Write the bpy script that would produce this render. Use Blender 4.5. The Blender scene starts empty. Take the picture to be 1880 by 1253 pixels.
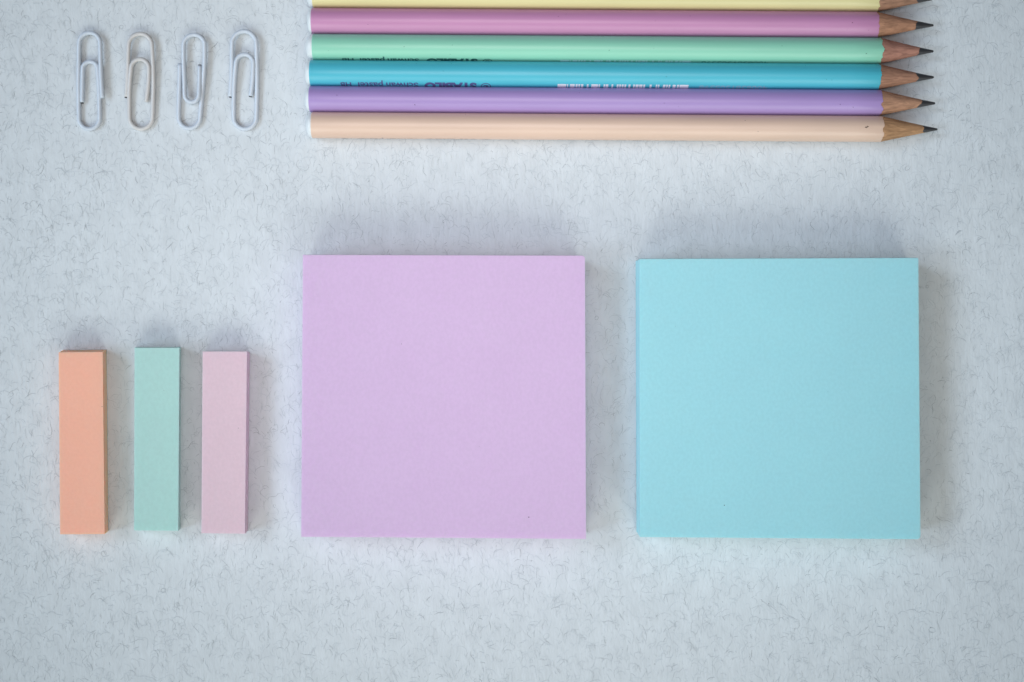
import bpy, bmesh, math, random
import numpy as np
from mathutils import Vector, Matrix

C = bpy.context.scene
COL = C.collection
MM = 0.001

# ------------------------------------------------------------------ camera
D = 0.400            # camera height above the paper (m)
F = 2665.0           # focal length in photograph pixels (1880 wide)
cam = bpy.data.cameras.new('camera')
cam.sensor_width = 36.0
cam.lens = 36.0 * F / 1880.0
cam.clip_start = 0.01
cam.clip_end = 20.0
cam.dof.use_dof = True
cam.dof.focus_distance = D - 0.0085
cam.dof.aperture_fstop = 9.0
camo = bpy.data.objects.new('camera', cam)
camo.location = (0, 0, D)
COL.objects.link(camo)
C.camera = camo

# ------------------------------------------------------------------ world + lamps
W = bpy.data.worlds.new('World')
C.world = W
W.use_nodes = True
W.node_tree.nodes['Background'].inputs['Color'].default_value = (0.83, 0.93, 1.0, 1)
W.node_tree.nodes['Background'].inputs['Strength'].default_value = 0.040

def area(name, loc, sx, sy, power, color, target=(0, 0, 0), spread=180):
    l = bpy.data.lights.new(name, 'AREA')
    l.shape = 'RECTANGLE'
    l.size, l.size_y = sx, sy
    l.energy = power
    l.color = color
    l.spread = math.radians(spread)
    o = bpy.data.objects.new(name, l)
    o.location = loc
    d = Vector(target) - Vector(loc)
    o.rotation_euler = d.to_track_quat('-Z', 'Y').to_euler()
    COL.objects.link(o)
    return o

# each window's light is split into two lamps, added to soften shadows sideways
LW = area('side_window_light', (-0.64, 0.23, 0.59), 0.36, 0.46, 0.188, (0.660, 0.825, 1.000), (0.02, 0.01, 0), 30)
LW2 = area('side_window_light', (-0.66, -0.17, 0.59), 0.36, 0.46, 0.188, (0.660, 0.825, 1.000), (0.02, 0.01, 0), 30)
LB = area('near_window_light', (-0.30, -0.62, 0.48), 0.45, 0.56, 0.318, (0.940, 1.000, 0.940), (-0.01, 0.04, 0), 50)
LB2 = area('near_window_light', (0.26, -0.62, 0.48), 0.45, 0.56, 0.318, (0.940, 1.000, 0.940), (-0.01, 0.04, 0), 50)
LT = area('centre_fill_light', (0.0, 0.04, 0.46), 0.25, 0.20, 0.0780, (1.000, 0.917, 0.900), (-0.01, 0.03, 0), 46)  # added overhead fill; lights the centre so edges darken like lens vignetting

C.view_settings.view_transform = 'Standard'
C.view_settings.look = 'None'
C.view_settings.exposure = 0.0
C.view_settings.gamma = 1.0
C.view_settings.use_curve_mapping = False
C.cycles.max_bounces = 8
C.cycles.diffuse_bounces = 5

# ------------------------------------------------------------------ helpers
def P(px, py, z=0.0):
    """point at height z that stands where the photograph shows pixel (px, py)"""
    k = (D - z) / F
    return Vector(((px - 940.0) * k, -(py - 626.5) * k, z))

def srgb(r, g, b):
    def f(c):
        c /= 255.0
        return c / 12.92 if c <= 0.04045 else ((c + 0.055) / 1.055) ** 2.4
    return (f(r), f(g), f(b), 1.0)

def mat(name, color, rough=0.6, spec=0.5, coat=0.0):
    m = bpy.data.materials.new(name)
    m.use_nodes = True
    b = m.node_tree.nodes['Principled BSDF']
    b.inputs['Base Color'].default_value = color
    b.inputs['Roughness'].default_value = rough
    b.inputs['Specular IOR Level'].default_value = spec
    b.inputs['Coat Weight'].default_value = coat
    return m, b

def noise_mix(m, b, c1, c2, scale, stretch=(1, 1, 1), detail=4, lo=0.35, hi=0.65, seed=0.0):
    nt = m.node_tree
    tc = nt.nodes.new('ShaderNodeTexCoord')
    mp = nt.nodes.new('ShaderNodeMapping')
    mp.inputs['Scale'].default_value = stretch
    mp.inputs['Location'].default_value = (seed, seed * 0.7, seed * 1.3)
    n = nt.nodes.new('ShaderNodeTexNoise')
    n.inputs['Scale'].default_value = scale
    n.inputs['Detail'].default_value = detail
    r = nt.nodes.new('ShaderNodeValToRGB')
    r.color_ramp.elements[0].position = lo
    r.color_ramp.elements[0].color = c1
    r.color_ramp.elements[1].position = hi
    r.color_ramp.elements[1].color = c2
    nt.links.new(tc.outputs['Object'], mp.inputs['Vector'])
    nt.links.new(mp.outputs['Vector'], n.inputs['Vector'])
    nt.links.new(n.outputs['Fac'], r.inputs['Fac'])
    nt.links.new(r.outputs['Color'], b.inputs['Base Color'])
    return mp, n, r

def bump(m, b, src, strength, dist):
    nt = m.node_tree
    bp = nt.nodes.new('ShaderNodeBump')
    bp.inputs['Strength'].default_value = strength
    bp.inputs['Distance'].default_value = dist
    nt.links.new(src, bp.inputs['Height'])
    nt.links.new(bp.outputs['Normal'], b.inputs['Normal'])
    return bp

def mesh_obj(name, verts, faces, mats, parent=None, smooth=False, mat_idx=None):
    me = bpy.data.meshes.new(name)
    me.from_pydata([tuple(v) for v in verts], [], faces)
    for m in mats:
        me.materials.append(m)
    if mat_idx is not None:
        me.polygons.foreach_set('material_index', mat_idx)
    if smooth:
        me.polygons.foreach_set('use_smooth', [True] * len(me.polygons))
    me.update()
    o = bpy.data.objects.new(name, me)
    COL.objects.link(o)
    if parent is not None:
        o.parent = parent
    return o

def thing(name, loc, rz, label, cat, group):
    o = bpy.data.objects.new(name, None)
    o.empty_display_size = 0.01
    o.location = loc
    o.rotation_euler = (0, 0, rz)
    COL.objects.link(o)
    o['label'] = label
    o['category'] = cat
    if group:
        o['group'] = group
    return o

def tint(c, k):
    return tuple(min(1.0, x * k) for x in c[:3]) + (1.0,)

# ------------------------------------------------------------------ the paper everything lies on
PAPER = (0.662, 0.690, 0.715, 1.0)
m_paper, b = mat('fibre_paper', PAPER, 0.85, 0.2)
mp, n, r = noise_mix(m_paper, b, tint(PAPER, 0.965), tint(PAPER, 1.03), 260.0, (1, 0.6, 1), 6, 0.35, 0.65)
nt = m_paper.node_tree
n2 = nt.nodes.new('ShaderNodeTexNoise')
n2.inputs['Scale'].default_value = 900.0
n2.inputs['Detail'].default_value = 5.0
mp2 = nt.nodes.new('ShaderNodeMapping')
mp2.inputs['Scale'].default_value = (1.0, 0.35, 1.0)
tc2 = nt.nodes.new('ShaderNodeTexCoord')
nt.links.new(tc2.outputs['Object'], mp2.inputs['Vector'])
nt.links.new(mp2.outputs['Vector'], n2.inputs['Vector'])
bump(m_paper, b, n2.outputs['Fac'], 0.35, 0.00045)

fibre_mats = []
for i, k in enumerate((0.87, 0.74, 0.57, 0.38)):
    fm, fb = mat('paper_fibre_%s' % ('pale', 'mid', 'grey', 'dark')[i],
                 (PAPER[0] * k * 0.95, PAPER[1] * k * 0.985, PAPER[2] * k * 1.0, 1), 0.9, 0.1)
    fibre_mats.append(fm)

def build_paper():
    rng = np.random.default_rng(11)
    verts = [(-0.75, -0.6, 0), (0.75, -0.6, 0), (0.75, 0.6, 0), (-0.75, 0.6, 0)]
    faces = [(0, 1, 2, 3)]
    idx = [0]
    HX, HY = 0.215, 0.160
    area_mm2 = (2 * HX * 1000) * (2 * HY * 1000)
    N = int(area_mm2 * 0.60)
    # clustering: hair density wanders over the sheet
    for f in range(N):
        x = rng.uniform(-HX, HX)
        y = rng.uniform(-HY, HY)
        dens = 0.80 + 0.18 * math.sin(x * 61 + 1.7 * math.sin(y * 83)) * math.sin(y * 71 + 2.1 * math.sin(x * 47))
        if rng.random() > dens + 0.15:
            continue
        q = rng.random()
        tone = 1 if q < 0.50 else (2 if q < 0.86 else (3 if q < 0.975 else 4))
        L = rng.gamma(3.4, 0.56) * MM
        L = min(max(L, 0.5 * MM), 8.5 * MM)
        if tone == 4:
            L *= 0.55
        w = rng.uniform(0.026, 0.048) * MM
        nseg = int(max(3, min(12, L / (0.45 * MM))))
        # hairs run a little more along the sheet's long grain (y)
        a = rng.normal(math.pi / 2, 0.62)
        curl = rng.normal(0, 0.24) if rng.random() < 0.78 else rng.normal(0, 0.60)
        z = rng.uniform(0.015, 0.055) * MM
        st = L / nseg
        pts = [(x, y)]
        angs = [a]
        for s in range(nseg):
            a += curl + rng.normal(0, 0.30)
            x += math.cos(a) * st
            y += math.sin(a) * st
            pts.append((x, y))
            angs.append(a)
        b0 = len(verts)
        for i, (px, py) in enumerate(pts):
            t = i / nseg
            ww = w * (0.35 + 0.65 * math.sin(math.pi * min(1, max(0, t * 0.9 + 0.05))))
            an = angs[min(i + 1, nseg)]
            nx, ny = -math.sin(an) * ww, math.cos(an) * ww
            verts.append((px + nx, py + ny, z))
            verts.append((px - nx, py - ny, z))
        for i in range(nseg):
            k = b0 + 2 * i
            faces.append((k + 1, k + 3, k + 2, k))
            idx.append(tone)
    # little specks pressed in the sheet
    for f in range(900):
        x = rng.uniform(-HX, HX); y = rng.uniform(-HY, HY); z = rng.uniform(0.06, 0.07) * MM
        rr = rng.uniform(0.04, 0.12) * MM
        b0 = len(verts)
        ph = rng.uniform(0, 6.28)
        for i in range(6):
            q = rr * rng.uniform(0.6, 1.2)
            verts.append((x + q * math.cos(ph + i * 1.047), y + q * 1.2 * math.sin(ph + i * 1.047), z))
        faces.append(tuple(range(b0, b0 + 6)))
        idx.append(3 if rng.random() < 0.7 else 4)
    o = mesh_obj('paper_surface', verts, faces, [m_paper] + fibre_mats, None, False, idx)
    o['kind'] = 'structure'
    return o
build_paper()

# ------------------------------------------------------------------ sticky note pads
def pad(name, label, cat, group, top_px, base_px, h, color, layers, corner, jit, specks=(), seed=1, side_tint=1.0, side=None):
    rnd = random.Random(seed)
    m, b = mat(name + '_paper', color, 0.75, 0.25)
    mp, n, r = noise_mix(m, b, tint(color, 0.975), tint(color, 1.02), 1300.0, (1, 0.8, 1), 5, 0.35, 0.65, seed * 0.13)
    bump(m, b, n.outputs['Fac'], 0.3, 0.00008)
    # faint cloudiness of dyed paper
    nt0 = m.node_tree
    big = nt0.nodes.new('ShaderNodeTexNoise'); big.inputs['Scale'].default_value = 75.0; big.inputs['Detail'].default_value = 6
    tcb = nt0.nodes.new('ShaderNodeTexCoord'); nt0.links.new(tcb.outputs['Object'], big.inputs['Vector'])
    rb = nt0.nodes.new('ShaderNodeValToRGB')
    rb.color_ramp.elements[0].position = 0.3; rb.color_ramp.elements[0].color = (0.985, 0.98, 0.985, 1)
    rb.color_ramp.elements[1].position = 0.7; rb.color_ramp.elements[1].color = (1, 1, 1, 1)
    mx = nt0.nodes.new('ShaderNodeMix'); mx.data_type = 'RGBA'; mx.blend_type = 'MULTIPLY'; mx.inputs[0].default_value = 1.0
    nt0.links.new(big.outputs['Fac'], rb.inputs['Fac']); nt0.links.new(r.outputs['Color'], mx.inputs[6])
    nt0.links.new(rb.outputs['Color'], mx.inputs[7]); nt0.links.new(mx.outputs[2], b.inputs['Base Color'])
    ms, bs = mat(name + '_sheet_edges', side or tint(color, side_tint), 0.8, 0.2)
    nt = ms.node_tree
    tc = nt.nodes.new('ShaderNodeTexCoord')
    mpp = nt.nodes.new('ShaderNodeMapping'); mpp.inputs['Scale'].default_value = (40, 40, 9000)
    nn = nt.nodes.new('ShaderNodeTexNoise'); nn.inputs['Scale'].default_value = 1.0; nn.inputs['Detail'].default_value = 3
    nt.links.new(tc.outputs['Object'], mpp.inputs['Vector']); nt.links.new(mpp.outputs['Vector'], nn.inputs['Vector'])
    bump(ms, bs, nn.outputs['Fac'], 0.4, 0.00008)
    mk, _ = mat(name + '_specks', tint(color, 0.28), 0.8, 0.2)

    for bb in (b, bs):          # light soaks through the sheets
        bb.inputs['Subsurface Weight'].default_value = 0.35
        bb.inputs['Subsurface Scale'].default_value = 0.0045
        bb.inputs['Subsurface Radius'].default_value = tuple(0.15 + 0.85 * c * c for c in color[:3])
    if side:
        bs.inputs['Subsurface Weight'].default_value = 0.9
    T = [P(x, y, h) for x, y in top_px]
    B = [P(x, y, 0) for x, y in base_px]
    ctr = sum(B, Vector()) / 4
    ctr.z = 0
    T = [v - ctr for v in T]
    B = [v - ctr for v in B]
    verts, faces, idx = [], [], []
    nc = 4
    ring_n = 4 * (nc + 1)
    def ring(q, z):
        out = []
        for i in range(4):
            p = q[i]; a = q[i - 1]; c = q[(i + 1) % 4]
            da = (a - p).normalized(); dc = (c - p).normalized()
            rr = corner[i] * MM
            s, e = p + da * rr, p + dc * rr
            for k in range(nc + 1):
                t = k / nc
                v = (1 - t) ** 2 * s + 2 * t * (1 - t) * p + t * t * e
                out.append((v.x, v.y, z))
        return out
    sh = Vector((0, 0, 0))
    rings = 0
    for L in range(layers + 1):
        t = L / layers
        z = h * t
        q = [B[i].lerp(T[i], t) for i in range(4)]
        if 0 < L < layers:
            sh = sh * 0.6 + Vector((rnd.gauss(0, jit), rnd.gauss(0, jit), 0)) * MM
            g = rnd.gauss(0, jit * 0.4) * MM
            q = [v + sh + v.normalized() * g for v in q]
        else:
            q = [Vector((v.x, v.y, 0)) for v in q]
        verts += ring([Vector((v.x, v.y, 0)) for v in q], z)
        rings += 1
    for L in range(layers):
        for i in range(ring_n):
            j = (i + 1) % ring_n
            a = L * ring_n
            faces.append((a + i, a + ring_n + i, a + ring_n + j, a + j))
            idx.append(1)
    topb = layers * ring_n
    faces.append(tuple(range(topb + ring_n - 1, topb - 1, -1))); idx.append(0)
    faces.append(tuple(range(ring_n))); idx.append(1)
    for (sx, sy, sr) in specks:
        c = P(sx, sy, h + 0.00002) - ctr
        b0 = len(verts)
        for i in range(7):
            q = sr * MM * rnd.uniform(0.6, 1.2)
            verts.append((c.x + q * math.cos(i * 0.897), c.y + q * math.sin(i * 0.897), c.z))
        faces.append(tuple(range(b0, b0 + 7))); idx.append(2)
    o = mesh_obj(name, verts, faces, [m, ms, mk], None, False, idx)
    o.location = ctr
    bm = bmesh.new(); bm.from_mesh(o.data); bmesh.ops.recalc_face_normals(bm, faces=[f for f in bm.faces if f.material_index != 2]); bm.to_mesh(o.data); bm.free()
    o['label'] = label
    o['category'] = cat
    o['group'] = group
    return o

LILAC = (0.675, 0.482, 0.695, 1)
AQUA = (0.360, 0.680, 0.735, 1)
ORANGE = (1.0, 0.490, 0.355, 1)
MINT = (0.452, 0.680, 0.632, 1)
ROSE = (0.745, 0.550, 0.612, 1)

pad('sticky_note_pad', 'square lilac purple pad of blank sticky notes in the middle, left of the aqua pad',
    'sticky notes', 'square sticky note pads',
    [(556, 468.5), (1074, 470), (1076, 990), (553, 986)], [(566, 474), (1064, 475), (1066, 980), (562, 977)],
    0.012, LILAC, 60, (0.1, 0.9, 0.15, 0.1), 0.05, [(971, 950, 0.20), (737, 632, 0.10), (1010, 700, 0.06), (880, 820, 0.07)], 3)
pad('sticky_note_pad', 'square aqua blue pad of blank sticky notes, right of the lilac pad',
    'sticky notes', 'square sticky note pads',
    [(1174.5, 476), (1686, 474), (1690, 990), (1175, 986)], [(1167.5, 480), (1668, 480), (1672, 979), (1169, 977)],
    0.012, AQUA, 60, (0.1, 0.3, 1.0, 0.2), 0.05, [(1330, 928, 0.16), (1240, 600, 0.06), (1520, 720, 0.07)], 5)
pad('page_marker_pad', 'narrow orange pad of page markers, leftmost of the three, its side edge showing',
    'page markers', 'narrow page marker pads',
    [(107.6, 647.3), (188.3, 646.8), (192, 981), (110.3, 981.5)], [(115.5, 643), (195.8, 642), (199, 976), (118, 976)],
    0.0062, ORANGE, 30, (0.05, 0.05, 0.05, 0.05), 0.02, [(187.5, 747, 0.12), (150, 700, 0.05)], 7, 0.93, (1.0, 0.46, 0.30, 1))
pad('page_marker_pad', 'narrow mint green pad of page markers between the orange and the pink one',
    'page markers', 'narrow page marker pads',
    [(247.1, 639), (329.4, 639), (327.3, 975), (246.2, 974.2)], [(249, 638), (332.3, 637.5), (331, 971.5), (249, 971)],
    0.0062, MINT, 30, (0.05, 0.05, 0.05, 0.05), 0.02, [(301, 717, 0.09)], 9, 0.93)
pad('page_marker_pad', 'narrow pale pink pad of page markers beside the lilac sticky notes',
    'page markers', 'narrow page marker pads',
    [(372, 645.8), (453.4, 645.8), (449.4, 980.4), (369.7, 979.4)], [(376, 646.5), (458.8, 647.5), (455.4, 975.5), (374, 975)],
    0.0062, ROSE, 30, (0.05, 0.05, 0.05, 0.05), 0.02, [(437.5, 786.5, 0.14)], 13, 0.93)

# ------------------------------------------------------------------ pencils
R = 3.545 * MM
NS = 144

def smooth_noise(rnd, n, amp, passes=1):
    a = [rnd.uniform(-1, 1) for _ in range(n)]
    for _ in range(passes):
        a = [(a[i - 1] + 2 * a[i] + a[(i + 1) % n]) / 4 for i in range(n)]
    return [v * amp for v in a]

def lathe(rows, name, m, parent, cap0=False, cap1=False):
    """rows: per ring a list of NS (x, r)"""
    verts, faces = [], []
    for row in rows:
        for k, (x, r) in enumerate(row):
            t = 2 * math.pi * k / NS
            verts.append((x, -r * math.sin(t), R + r * math.cos(t)))
    for i in range(len(rows) - 1):
        for k in range(NS):
            j = (k + 1) % NS
            faces.append((i * NS + k, i * NS + j, (i + 1) * NS + j, (i + 1) * NS + k))
    if cap0:
        faces.append(tuple(range(NS)))
    if cap1:
        faces.append(tuple(range(len(rows) * NS - 1, (len(rows) - 1) * NS - 1, -1)))
    o = mesh_obj(name, verts, faces, [m], parent, True)
    bm = bmesh.new(); bm.from_mesh(o.data); bmesh.ops.recalc_face_normals(bm, faces=bm.faces); bm.to_mesh(o.data); bm.free()
    return o

def text_mesh(body, bold):
    cu = bpy.data.curves.new('lettering', 'FONT')
    cu.body = body
    cu.size = 1.0
    cu.offset = bold
    cu.resolution_u = 3
    to = bpy.data.objects.new('lettering', cu)
    COL.objects.link(to)
    dg = bpy.context.evaluated_depsgraph_get()
    dg.update()
    me = bpy.data.meshes.new_from_object(to.evaluated_get(dg))
    bpy.data.objects.remove(to)
    bm = bmesh.new(); bm.from_mesh(me)
    return bm

def wrap(bm, x_right, theta0, name, m, parent, lift=0.012):
    """bm in metres (u = reading direction, v = up); lettering stands upside down in the photograph"""
    vs = [v.co.y for v in bm.verts]
    lo, hi = min(vs), max(vs)
    y = math.floor(lo / (0.2 * MM)) * 0.2 * MM
    while y < hi:
        bmesh.ops.bisect_plane(bm, geom=bm.verts[:] + bm.edges[:] + bm.faces[:], plane_co=(0, y, 0), plane_no=(0, 1, 0))
        y += 0.2 * MM
    rr = R + lift * MM
    for v in bm.verts:
        th = theta0 + v.co.y / R
        v.co = Vector((x_right - v.co.x, -rr * math.sin(th), R + rr * math.cos(th)))
    bmesh.ops.recalc_face_normals(bm, faces=bm.faces)
    # outward
    s = sum((f.normal.dot(Vector((0, f.calc_center_median().y, f.calc_center_median().z - R))) for f in bm.faces))
    if s < 0:
        bmesh.ops.reverse_faces(bm, faces=bm.faces)
    me = bpy.data.meshes.new(name); bm.to_mesh(me); bm.free()
    me.materials.append(m)
    o = bpy.data.objects.new(name, me); COL.objects.link(o); o.parent = parent
    return o

def merge_into(dst, src):
    me = bpy.data.meshes.new('tmp'); src.to_mesh(me); src.free(); dst.from_mesh(me); bpy.data.meshes.remove(me)

BARS = [(82,135),(140,147),(158,187),(193,205),(210,220),(226,240),(262,272),(290,330),(334,343),(365,375),(379,394),(414,424),(446,457),(461,472),(477,488),(493,504),(518,530),(547,557),(562,580),(584,604),(609,620),(648,660),(686,695),(700,708),(730,745),(750,760),(765,775),(790,808),(816,829),(833,887)]

def pencil(label, paint, cy, x_cap, x_paint, x_edge, x_lead, x_tip, slant, wood, text=None, seed=1, specks=()):
    """pixels: cy = axis height at x 575; the row slopes 0.00676"""
    rnd = random.Random(seed)
    sl = 0.00676
    axis = lambda px: cy + (px - 575) * sl
    def W(px, z):          # world x of the photo column px seen at height z
        return (px - 940.0) * (D - z) / F
    x0 = W(x_paint, 1.9 * R)
    org = P(x_paint, axis(x_paint), R); org.x = x0; org.z = 0
    t = thing('pencil', org, -math.atan(sl), label, 'pencil', 'pastel pencils lying in a row')
    t.rotation_euler = (0, 0, -math.atan(sl))
    le = W(x_edge, 1.9 * R) - x0
    ll = W(x_lead, 1.3 * R) - x0
    lt = W(x_tip, R) - x0
    lc = (W(x_cap, 1.2 * R) - x0)

    mb, b = mat('paint_' + label.split()[0], paint, 0.36, 0.5, 0.0)
    mp, n, r = noise_mix(mb, b, tint(paint, 0.97), tint(paint, 1.02), 300.0, (0.15, 1, 1), 4, 0.35, 0.65, seed)
    n3 = mb.node_tree.nodes.new('ShaderNodeTexNoise'); n3.inputs['Scale'].default_value = 1500.0
    tc = mb.node_tree.nodes.new('ShaderNodeTexCoord')
    mb.node_tree.links.new(tc.outputs['Object'], n3.inputs['Vector'])
    bump(mb, b, n3.outputs['Fac'], 0.12, 0.00004)

    jag = smooth_noise(rnd, NS, 0.17 * MM, 1)
    low = smooth_noise(rnd, NS, rnd.uniform(0.6, 1.3) * MM, 12)
    edge = [le + jag[k] + low[k] for k in range(NS)]
    rows = []
    rows.append([(0.0, R - 0.22 * MM)] * NS)
    rows.append([(0.04 * MM, R - 0.09 * MM)] * NS)
    rows.append([(0.14 * MM, R - 0.02 * MM)] * NS)
    rows.append([(0.30 * MM, R)] * NS)
    for q in range(1, 24):
        rows.append([(le * 0.985 * q / 24 + 0.3 * MM, R)] * NS)
    rows.append([(edge[k] - 0.08 * MM, R) for k in range(NS)])
    rows.append([(edge[k], R - 0.03 * MM) for k in range(NS)])
    rows.append([(edge[k] - 0.02 * MM, R - 0.10 * MM) for k in range(NS)])
    body = lathe(rows, 'barrel', mb, t)

    # white dipped end
    mc, bc = mat('cap_white_lacquer', (0.70, 0.735, 0.75, 1), 0.35, 0.5)
    rows = []
    for q in range(13):
        a = q / 12 * math.pi / 2
        rows.append([(lc * (1 - 0.0) * math.cos(a) ** 0.9 if q < 12 else 0.02 * MM, max(1e-6, (R - 0.13 * MM) * math.sin(a) ** 0.85))] * NS)
    rows.append([(0.35 * MM, R - 0.14 * MM)] * NS)
    lathe(rows, 'end_cap', mc, t)

    # sharpened wood and lead share one cone
    rt = 0.27 * MM
    def cone_r(x):
        f = max(0.0, min(1.0, (lt - x) / (lt - le)))
        return rt + (R - 0.06 * MM - rt) * f ** 1.06
    mw, bw = mat('wood_' + label.split()[0], wood, 0.72, 0.25)
    mp, n, r = noise_mix(mw, bw, tint(wood, 0.62), tint(wood, 1.15), 1500.0, (0.07, 1, 1), 6, 0.28, 0.66, seed * 3.1)
    mp.inputs['Rotation'].default_value = (0, 0, rnd.uniform(-0.06, 0.06))
    n.inputs['Distortion'].default_value = 0.8
    bump(mw, bw, n.outputs['Fac'], 0.35, 0.00012)
    lb = []
    sn = smooth_noise(rnd, NS, 0.25 * MM, 3)
    s0, s1 = slant
    for k in range(NS):
        a = 2 * math.pi * k / NS
        lb.append(ll + (s0 * math.cos(a - s1) + 0.22 * math.cos(3 * a + seed)) * MM + sn[k])
    rows = [[(edge[k] - 0.8 * MM, R - 0.07 * MM) for k in range(NS)]]
    M = 14
    for q in range(M + 1):
        f = q / M
        row = []
        for k in range(NS):
            x = edge[k] * (1 - f) + lb[k] * f
            row.append((x, cone_r(max(x, le - 0.2 * MM))))
        rows.append(row)
    lathe(rows, 'wood_tip', mw, t)
    ml, bl = mat('graphite', (0.085, 0.083, 0.088, 1), 0.34, 0.6)
    bl.inputs['Metallic'].default_value = 0.55
    n4 = ml.node_tree.nodes.new('ShaderNodeTexNoise'); n4.inputs['Scale'].default_value = 2500.0
    tc4 = ml.node_tree.nodes.new('ShaderNodeTexCoord'); ml.node_tree.links.new(tc4.outputs['Object'], n4.inputs['Vector'])
    bump(ml, bl, n4.outputs['Fac'], 0.3, 0.00003)
    rows = []
    for q in range(9):
        f = q / 8
        rows.append([(lb[k] * (1 - f) + (lt - 0.22 * MM) * f,
                      cone_r(lb[k] * (1 - f) + (lt - 0.22 * MM) * f) + (0.012 * MM if q else -0.01 * MM)) for k in range(NS)])
    for a in (0.35, 0.7, 1.05, 1.35, 1.56):
        rows.append([(lt - 0.22 * MM + 0.22 * MM * math.sin(a), (rt + 0.03 * MM) * math.cos(a) + 1e-6)] * NS)
    lathe(rows, 'lead', ml, t, cap1=True)

    # dust and nicks on the lacquer, in the barrel's own mesh
    if specks:
        mk, _ = mat('dust', tint(paint, 0.25), 0.8, 0.2)
        body.data.materials.append(mk)
        bm = bmesh.new(); bm.from_mesh(body.data)
        for (sx, th, sr) in specks:
            cx = W(sx, 1.8 * R) - x0
            vs = []
            for i in range(6):
                q = sr * MM * rnd.uniform(0.6, 1.3)
                xx = cx + q * 1.5 * math.cos(i * 1.047); tt = th + q * math.sin(i * 1.047) / R
                rr = R + 0.014 * MM
                vs.append(bm.verts.new((xx, -rr * math.sin(tt), R + rr * math.cos(tt))))
            f = bm.faces.new(vs); f.material_index = 1
            f.normal_update()
            if f.normal.z < 0:
                f.normal_flip()
        bm.to_mesh(body.data); bm.free()

    if text:
        ink = text['ink']
        mi, bi = mat('ink_' + label.split()[0], ink, 0.30, 0.5)
        th = text['theta']
        tot = bmesh.new()
        for (s, xa, xb, bold) in text['words']:
            bm = text_mesh(s, bold)
            us = [v.co.x for v in bm.verts]
            u0, u1 = min(us), max(us)
            wm = (xb - xa) * (D - 1.8 * R) / F
            k = wm / (u1 - u0)
            xr = W(xb, 1.6 * R) - x0
            hs = text.get('hs', 1.0)
            for v in bm.verts:
                v.co = Vector((((v.co.x - u0) * k), v.co.y * k * hs, 0))
            for v in bm.verts:
                v.co.x += -xr       # wrap() mirrors: x = 0 - u
            merge_into(tot, bm)
        # round emblem: a ring with a small swimming bird in it
        xa, xb = text['emblem']
        cxm = (W((xa + xb) / 2, 1.6 * R) - x0)
        rad = (xb - xa) / 2 * (D - 1.6 * R) / F
        em = bmesh.new()
        n_ = 36
        ring = []
        for i in range(n_):
            a = 2 * math.pi * i / n_
            ring.append((em.verts.new((-cxm + rad * math.cos(a), rad * 0.92 + rad * math.sin(a), 0)),
                         em.verts.new((-cxm + rad * 0.80 * math.cos(a), rad * 0.92 + rad * 0.80 * math.sin(a), 0))))
        for i in range(n_):
            j = (i + 1) % n_
            em.faces.new((ring[i][0], ring[j][0], ring[j][1], ring[i][1]))
        birdp = [(-.55, .05), (-.45, -.30), (-.10, -.48), (.30, -.42), (.52, -.10), (.60, .18), (.30, .05), (.02, .00), (-.08, .18),
                 (-.02, .42), (-.14, .60), (-.34, .58), (-.52, .44), (-.32, .44), (-.24, .36), (-.34, .12)]
        em.faces.new([em.verts.new((-cxm + rad * p[0], rad * 0.92 + rad * p[1], 0)) for p in birdp])
        bmesh.ops.triangulate(em, faces=[f for f in em.faces if len(f.verts) > 4])
        merge_into(tot, em)
        wrap(tot, 0.0, th, 'printed_lettering', mi, body)

    if text:
        mi2, _ = mat('bar_ink_' + label.split()[0], text['bar_ink'], 0.45, 0.4)
        bm = bmesh.new()
        xa, xb = text['bars']
        for (a, c) in BARS:
            pa = xa + (a - 82) / 805.0 * (xb - xa); pb = xa + (c - 82) / 805.0 * (xb - xa)
            ua = -(W(pa, 1.6 * R) - x0); ub = -(W(pb, 1.6 * R) - x0)
            vs = [bm.verts.new(p) for p in ((ua, 0, 0), (ub, 0, 0), (ub, 2.6 * MM, 0), (ua, 2.6 * MM, 0))]
            bm.faces.new(vs)
        wrap(bm, 0.0, text['theta'] + 0.02, 'bar_code', mi2, body)
        if text.get('digits'):
            mi3, _ = mat('digit_ink_' + label.split()[0], text['digit_ink'], 0.45, 0.4)
            tot = bmesh.new()
            for (s, xa, xb) in text['digits']:
                bm = text_mesh(s, 0.0)
                us = [v.co.x for v in bm.verts]; u0, u1 = min(us), max(us)
                k = (xb - xa) * (D - 1.8 * R) / F / (u1 - u0)
                xr = W(xb, 1.6 * R) - x0
                for v in bm.verts:
                    v.co = Vector(((v.co.x - u0) * k - xr, v.co.y * k + 0.1 * MM, 0))
                merge_into(tot, bm)
            wrap(tot, 0.0, text['theta'] + 0.05, 'printed_digits', mi3, body)
    return t

Y_ = (0.705, 0.633, 0.321, 1)
PK = (0.553, 0.250, 0.437, 1)
GR = (0.277, 0.625, 0.464, 1)
BL = (0.076, 0.474, 0.593, 1)
LI = (0.393, 0.268, 0.553, 1)
PE = (0.740, 0.526, 0.411, 1)

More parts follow.
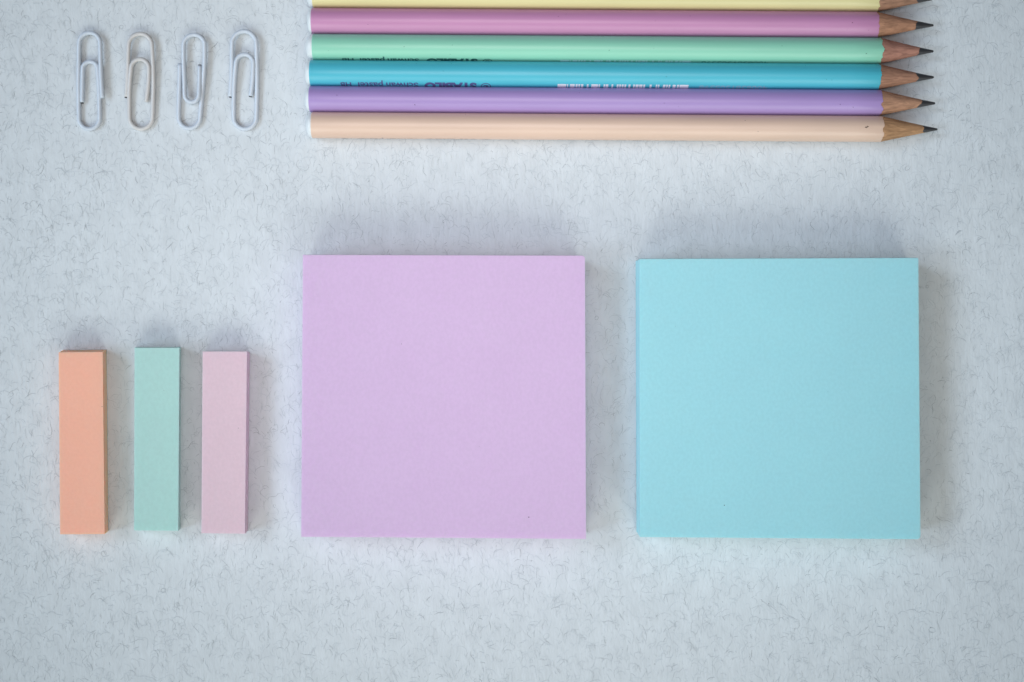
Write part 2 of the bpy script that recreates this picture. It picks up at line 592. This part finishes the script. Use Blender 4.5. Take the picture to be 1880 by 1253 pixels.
words_b = [('HB', 624.5, 644.6, 0.03), ('pastel', 657, 703, 0.025), ('Schwan', 708.6, 767.7, 0.025), ('STABILO', 778.7, 875, 0.06)]
words_g = [('HB', 626.5, 648.5, 0.03), ('pastel', 660, 705.5, 0.025), ('Schwan', 711, 768.5, 0.025), ('STABILO', 782, 876.6, 0.06)]
TXT_B = dict(ink=(0.090, 0.095, 0.240, 1), theta=math.radians(53), words=words_b, emblem=(882.6, 901.5), bars=(1024, 1264.5),
             bar_ink=(0.78, 0.76, 0.82, 1), digits=[('4006381505598', 1284.5, 1410)], digit_ink=(0.30, 0.42, 0.55, 1))
TXT_G = dict(ink=(0.025, 0.110, 0.095, 1), theta=math.radians(66), words=words_g, emblem=(886, 904), bars=(1029, 1269.5),
             bar_ink=(0.50, 0.74, 0.68, 1), digits=[('4006381505598', 1289, 1413)], digit_ink=(0.06, 0.30, 0.22, 1))
TXT_P = dict(ink=(0.30, 0.20, 0.18, 1), theta=math.radians(88), words=[('HB', 624.5, 644.6, 0.03), ('pastel', 657, 703, 0.025), ('Schwan', 708.6, 767.7, 0.025), ('STABILO', 778.7, 875, 0.06)],
             emblem=(882.6, 901.5), bars=(1024, 1264.5), bar_ink=(0.40, 0.30, 0.28, 1))

def rs(seed, n):
    q = random.Random(seed)
    return [(q.uniform(590, 1600), q.uniform(-0.9, 0.7), q.uniform(0.05, 0.10)) for _ in range(n)]

pencil('yellow painted pencil with graphite point, topmost of the row and cut by the frame', Y_, -8.5, 562.5, 572, 1616.5, 1692, 1711.5, (1.1, -2.4), srgb(166, 126, 104), None, 21, rs(1, 5))
pencil('pink painted pencil with graphite point, lying between the yellow and green pencils', PK, 39.3, 563.5, 570, 1614.5, 1683, 1714, (0.45, -1.6), srgb(176, 130, 104), None, 22, rs(2, 7) + [(1564, 0.05, 0.12)])
pencil('green painted pencil with partly hidden lettering, lying between the pink and blue pencils', GR, 87.0, 560.5, 572, 1621.5, 1688, 1714, (0.55, -1.6), srgb(172, 124, 108), TXT_G, 23, rs(3, 7) + [(1590, 0.4, 0.11)])
pencil('blue painted pencil with dark lettering and a white bar code along its side', BL, 134.8, 558.5, 567, 1617.5, 1682.5, 1714.5, (0.4, 0.6), srgb(170, 126, 104), TXT_B, 24, rs(4, 9))
pencil('violet painted pencil with graphite point, lying between the blue and peach pencils', LI, 182.5, 559, 566, 1620, 1691, 1717, (0.75, -1.6), srgb(182, 138, 112), None, 25, rs(5, 6) + [(762, 0.55, 0.14), (1566, 0.5, 0.10)])
pencil('peach painted pencil with a dark nick near its point, lowest of the row', PE, 230.2, 561, 570, 1623, 1697.5, 1721, (0.35, 2.6), srgb(180, 138, 102), TXT_P, 26, rs(6, 4) + [(1589, 0.02, 0.26), (1592, -0.04, 0.20)])

# ------------------------------------------------------------------ paper clips
m_cw, _ = mat('white_plastic_coating', (0.59, 0.64, 0.71, 1), 0.30, 0.5)
m_cc, _ = mat('cream_plastic_coating', (0.62, 0.60, 0.59, 1), 0.30, 0.5)
m_we, _ = mat('cut_wire', (0.03, 0.03, 0.035, 1), 0.5, 0.5)
WR = 0.60 * MM

def arc(cx, cy, rx, ry, a0, a1, n=9):
    return [(cx + rx * math.cos(math.radians(a0 + (a1 - a0) * i / (n - 1))), cy - ry * math.sin(math.radians(a0 + (a1 - a0) * i / (n - 1)))) for i in range(n)]

def clip(label, segs, m, dark0, dark1):
    """segs: control points (zoom px of the 4.7x crop, z mm)"""
    pts = [P(100 + x / 4.7, 30 + y / 4.7, (0.61 + (z - 0.6) * 0.78) * MM) for (x, y, z) in segs]
    ctr = sum(pts, Vector()) / len(pts); ctr.z = 0
    pts = [p - ctr for p in pts]
    ext = [pts[0] * 2 - pts[1]] + pts + [pts[-1] * 2 - pts[-2]]
    path = []
    for i in range(1, len(ext) - 2):
        p0, p1, p2, p3 = ext[i - 1], ext[i], ext[i + 1], ext[i + 2]
        for s in range(5):
            u = s / 5
            path.append(0.5 * ((2 * p1) + (p2 - p0) * u + (2 * p0 - 5 * p1 + 4 * p2 - p3) * u * u + (3 * p1 - p0 - 3 * p2 + p3) * u ** 3))
    path.append(pts[-1])
    for _ in range(4):
        path = [path[0]] + [(path[i - 1] + path[i] * 2 + path[i + 1]) / 4 for i in range(1, len(path) - 1)] + [path[-1]]
    K = 16
    verts, faces = [], []
    up = Vector((0, 0, 1))
    N = len(path)
    for i, p in enumerate(path):
        d = (path[min(i + 1, N - 1)] - path[max(i - 1, 0)]).normalized()
        side = d.cross(up).normalized()
        u2 = side.cross(d)
        # ends of the sleeve slightly pinched
        rr = WR * (0.90 if i in (0, N - 1) else 1.0)
        for k in range(K):
            a = 2 * math.pi * k / K
            verts.append(p + side * rr * math.cos(a) + u2 * rr * math.sin(a))
    for i in range(N - 1):
        for k in range(K):
            j = (k + 1) % K
            faces.append((i * K + k, (i + 1) * K + k, (i + 1) * K + j, i * K + j))
    faces.append(tuple(range(K))); faces.append(tuple(range(N * K - 1, (N - 1) * K - 1, -1)))
    t = thing('paper_clip', ctr, 0, label, 'paper clip', 'paper clips lying in a row')
    o = mesh_obj('coated_wire', verts, faces, [m], t, True)
    bm = bmesh.new(); bm.from_mesh(o.data); bmesh.ops.recalc_face_normals(bm, faces=bm.faces); bm.to_mesh(o.data); bm.free()
    for (dk, e, inn) in ((dark0, path[0], path[3]), (dark1, path[-1], path[-4])):
        if not dk:
            continue
        d = (e - inn).normalized()
        side = d.cross(up).normalized(); u2 = side.cross(d)
        v, f = [], []
        prof = [(-0.05, 0.46), (0.20, 0.46), (0.28, 0.38), (0.31, 0.0)]
        for (s, r_) in prof:
            for k in range(10):
                a = 2 * math.pi * k / 10
                v.append(e + d * s * MM + side * max(r_, 1e-3) * MM * math.cos(a) + u2 * max(r_, 1e-3) * MM * math.sin(a))
        for i in range(3):
            for k in range(10):
                j = (k + 1) % 10
                f.append((i * 10 + k, (i + 1) * 10 + k, (i + 1) * 10 + j, i * 10 + j))
        mesh_obj('wire_end', v, f, [m_we], t, True)
    return t

def z3(pts, z0, z1):
    n = len(pts)
    return [(x, y, z0 + (z1 - z0) * i / max(1, n - 1)) for i, (x, y) in enumerate(pts)]

clip('white paper clip, leftmost of the four, its outer wire ending on the right',
     z3([(413, 708), (405, 560), (398, 400)], 1.75, 1.7) + z3(arc(304, 235, 91, 92, 0, 180), 1.6, 1.1)
     + z3([(210, 400), (207, 560), (210, 720)], 0.95, 0.65) + z3(arc(302, 880, 89, 94, 180, 360), 0.60, 0.60)
     + z3([(388, 720), (382, 580)], 0.65, 0.85) + z3(arc(308, 450, 63, 57, 0, 180), 1.0, 1.0)
     + z3([(242, 550), (240, 650), (238, 745)], 0.95, 0.75), m_cw, False, True)
clip('creamy white paper clip, second of the four, warmer in tone than its neighbours',
     z3([(619, 698), (628, 560), (634, 400)], 0.6, 1.2) + z3(arc(740, 255, 101, 103, 180, 0), 1.6, 1.6)
     + z3([(850, 420), (854, 560), (852, 710)], 1.3, 0.75) + z3(arc(747, 870, 100, 104, 360, 180), 0.60, 0.60)
     + z3([(645, 700), (648, 580)], 0.8, 1.3) + z3(arc(738, 455, 77, 84, 180, 0), 1.7, 1.7)
     + z3([(812, 560), (803, 650), (791, 742)], 1.5, 0.8), m_cc, True, False)
clip('white paper clip, third of the four, its short inner loop pointing down',
     z3([(1082, 408), (1080, 550), (1074, 700)], 1.2, 0.9) + z3(arc(1165, 870, 93, 98, 180, 360), 0.60, 0.60)
     + z3([(1272, 700), (1285, 550), (1295, 400)], 0.8, 1.4) + z3(arc(1205, 250, 91, 90, 0, 180), 1.6, 1.6)
     + z3([(1114, 380), (1118, 500), (1122, 610)], 1.6, 1.6) + z3(arc(1185, 672, 62, 70, 180, 360), 1.7, 1.8)
     + z3([(1250, 600), (1253, 510), (1254, 428)], 1.6, 1.3), m_cw, False, True)
clip('white paper clip, rightmost of the four and nearest the pencils',
     z3([(1517, 695), (1526, 560), (1531, 400)], 0.6, 1.2) + z3(arc(1637, 240, 105, 110, 180, 0), 1.6, 1.6)
     + z3([(1745, 400), (1748, 550), (1746, 700)], 1.3, 0.75) + z3(arc(1645, 870, 98, 104, 360, 180), 0.60, 0.60)
     + z3([(1548, 700), (1552, 560)], 0.8, 1.3) + z3(arc(1641, 410, 75, 80, 180, 0), 1.7, 1.7)
     + z3([(1712, 520), (1704, 610), (1692, 690)], 1.5, 0.8), m_cw, True, True)
